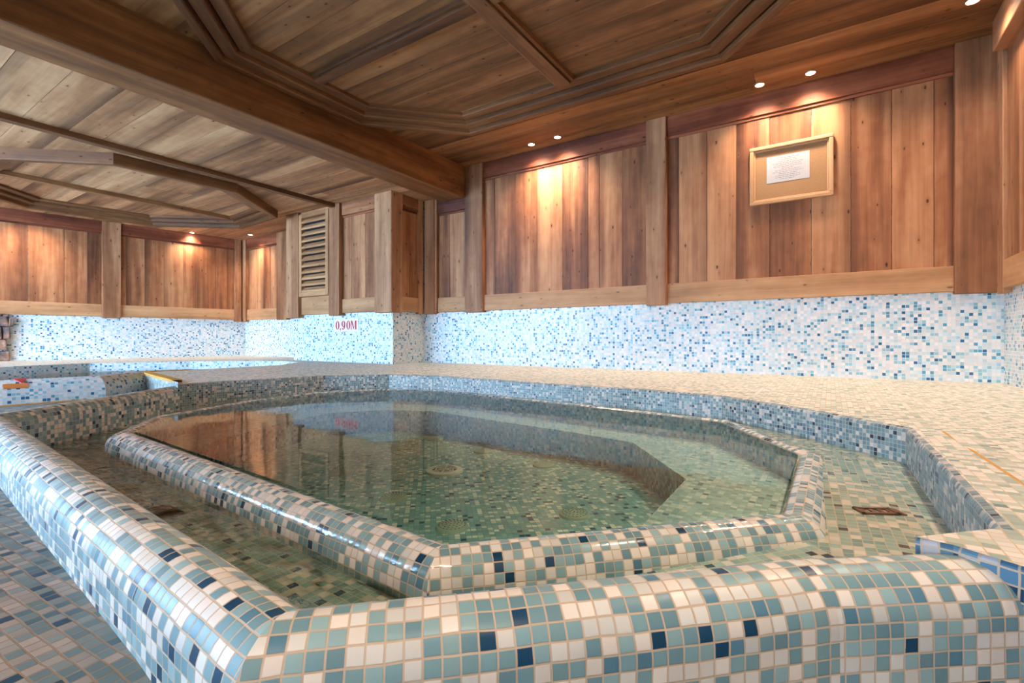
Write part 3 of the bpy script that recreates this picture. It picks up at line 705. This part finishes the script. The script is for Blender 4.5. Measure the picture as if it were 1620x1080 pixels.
sweep(mf, [(0.224, 1.075), (0.108, 0.958)], [(0, -0.56), (0, ZL)])
mf.build('end_face', mosaic('end_mosaic', 0.0205, [(0, DARK), (0.1, lin(84, 126, 156)), (0.5, lin(104, 142, 168)), (0.75, lin(196, 198, 206))], GR, 0.35, 0.07), led)
# left side face towards second pool
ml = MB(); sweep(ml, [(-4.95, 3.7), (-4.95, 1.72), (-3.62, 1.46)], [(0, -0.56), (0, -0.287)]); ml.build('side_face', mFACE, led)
mb = MB(); sweep(mb, [(-4.95, 2.1), (-4.95, 1.72), (-3.75, 1.485)], [(-0.004, -0.30), (-0.004, -0.281), (0.05, -0.281), (0.05, -0.30)])
tag(mb.build('edge_strip', mYEL), 'ochre edging strip along the left end of the pale ledge', 'edging')

# ================================================================== second pool behind on the left
sp = thing('second_pool', (-6.0, 2.2, -0.6), 'second mosaic pool glimpsed behind the kerb at the far left', 'pool')
IN2 = [(-4.95, 1.72), (-4.95, 3.0), (-5.25, 3.38), (-5.7, 3.52), (-6.18, 3.36), (-6.66, 2.82), (-7.05, 1.95), (-6.75, 1.1), (-6.3, 0.35), (-6.3, -1.7)]
far_out = [(-5.6, 3.75), (-5.6, 3.75), (-5.7, 3.75), (-5.86, 4.2), (-7.0, 4.2), (-8.0, 4.2), (-8.4, 1.9), (-8.6, 0.8), (-8.7, 0.0), (-9.0, -1.7)]
mb = MB()
for i in range(3, len(IN2)-1):
    flat(mb, [(*IN2[i], -0.275), (*IN2[i+1], -0.275), (*far_out[i+1], -0.27), (*far_out[i], -0.27)][::-1])
flat(mb, [(-4.95, 3.0, -0.28), (-5.25, 3.38, -0.277), (-5.7, 3.52, -0.275), (-5.86, 3.7, -0.275), (-4.6, 3.7, -0.275)][::-1])
mb.build('bench_top', mosaic('pale_wall_mosaic', 0.0211, LEDGE, lin(226, 220, 210), 0.3, 0.05), sp)
mb = MB(); sweep(mb, IN2[1:], [(0, -0.62), (0, -0.28), (-0.006, -0.275)]); mb.build('pool_wall', mWALL, sp)
mb = MB(); flat(mb, [(-7.2, -1.7, -0.60), (-4.7, -1.7, -0.60), (-4.7, 3.6, -0.60), (-7.2, 3.6, -0.60)]); mb.build('pool_floor', mWALL, sp)
K2 = [(-4.90, 1.70), (-4.58, 1.30), (-4.62, 0.75), (-4.75, -1.6)]
r2_ = 0.10
mb = MB(); sweep(mb, K2, [(0.10*math.cos(a*PI/12), -0.375+0.10*math.sin(a*PI/12)) for a in range(13)][::-1]+[(0.10, -0.46)][:0])
sweep(mb, K2, [(0.10, -0.47), (0.10, -0.375)]); sweep(mb, K2, [(-0.10, -0.375), (-0.10, -0.60)])
mb.build('rounded_rim', mWALL, sp, smooth=True)
mb = MB(); sweep(mb, K2[1:], [(0.101, -0.44), (0.12, -0.432), (0.125, -0.44)]); mb.build('edging', mYEL, sp)
mb = MB(); flat(mb, [(-7.1, -1.7, -0.375), (-4.72, -1.7, -0.375), (-4.62, 1.3, -0.375), (-4.9, 1.75, -0.375), (-4.95, 3.0, -0.375), (-5.25, 3.38, -0.375), (-5.7, 3.52, -0.375), (-6.18, 3.36, -0.375), (-6.66, 2.82, -0.375), (-7.05, 1.95, -0.375)])
o = mb.build('pool_water', mWATER); tag(o, 'water in the second pool at the far left', 'water', kind='stuff')
# stickers on the rounded rim
fr = frame((-4.50, 0.0), (0.0, 1), (1, 0.0))
mb = MB(); mb.box(Matrix.Translation((-4.528, 0.868, -0.3135)) @ Matrix.Rotation(0.93, 4, 'Y'), (-0.018, -0.06, 0.0), (0.018, 0.06, 0.004))
tag(mb.build('orange_sticker', mORG), 'rectangular orange marker stuck on the white rim at the left picture edge', 'sticker')
mb = MB(); q = Matrix.Translation((-4.560, 0.90, -0.2835)) @ Matrix.Rotation(0.51, 4, 'Y')
A = [q @ Vector(v) for v in ((-0.028, -0.035, 0.004), (-0.028, 0.035, 0.004), (0.03, 0.0, 0.004))]; B = [q @ Vector(v) for v in ((-0.028, -0.035, 0.0), (-0.028, 0.035, 0.0), (0.03, 0.0, 0.0))]
mb.face(A[::-1], [(0, 0)]*3); mb.face(B, [(0, 0)]*3)
for i in range(3): j = (i+1) % 3; mb.face([A[i], A[j], B[j], B[i]], [(0, 0)]*4)
tag(mb.build('red_sticker', mRTRI), 'small red triangular marker above the orange one on the white rim', 'sticker')
# rock pier on the left wall
rp = thing('stone_pier', tuple(fL @ Vector((1.2, 0.1, -0.27))), 'rough dark natural stone masonry at the left picture edge under the panelling', 'stonework')
rr = random.Random(3); z = -0.275
while z < 0.30:
    h = min(rr.uniform(0.12, 0.19), 0.303-z); x = 0.1+rr.uniform(0, .1); xe = 2.0+rr.uniform(-0.03, 0.03)
    while x < xe:
        L = min(rr.uniform(0.12, 0.26), xe-x)
        mb = MB(); d = rr.uniform(0.06, 0.11)
        mb.box(fL, (x+0.004, 0.0, z+0.003), (x+L-0.004, d, z+h-0.003), taper=lambda p: [p[0]+rr.uniform(-0.012, 0.012), p[1]+(rr.uniform(-0.02, 0.02) if p[1] > 0.01 else 0), p[2]+rr.uniform(-0.01, 0.01)])
        mb.build('stone', mROCK, rp, bevel=0.012); x += L
        if L < 0.02: break
    z += h
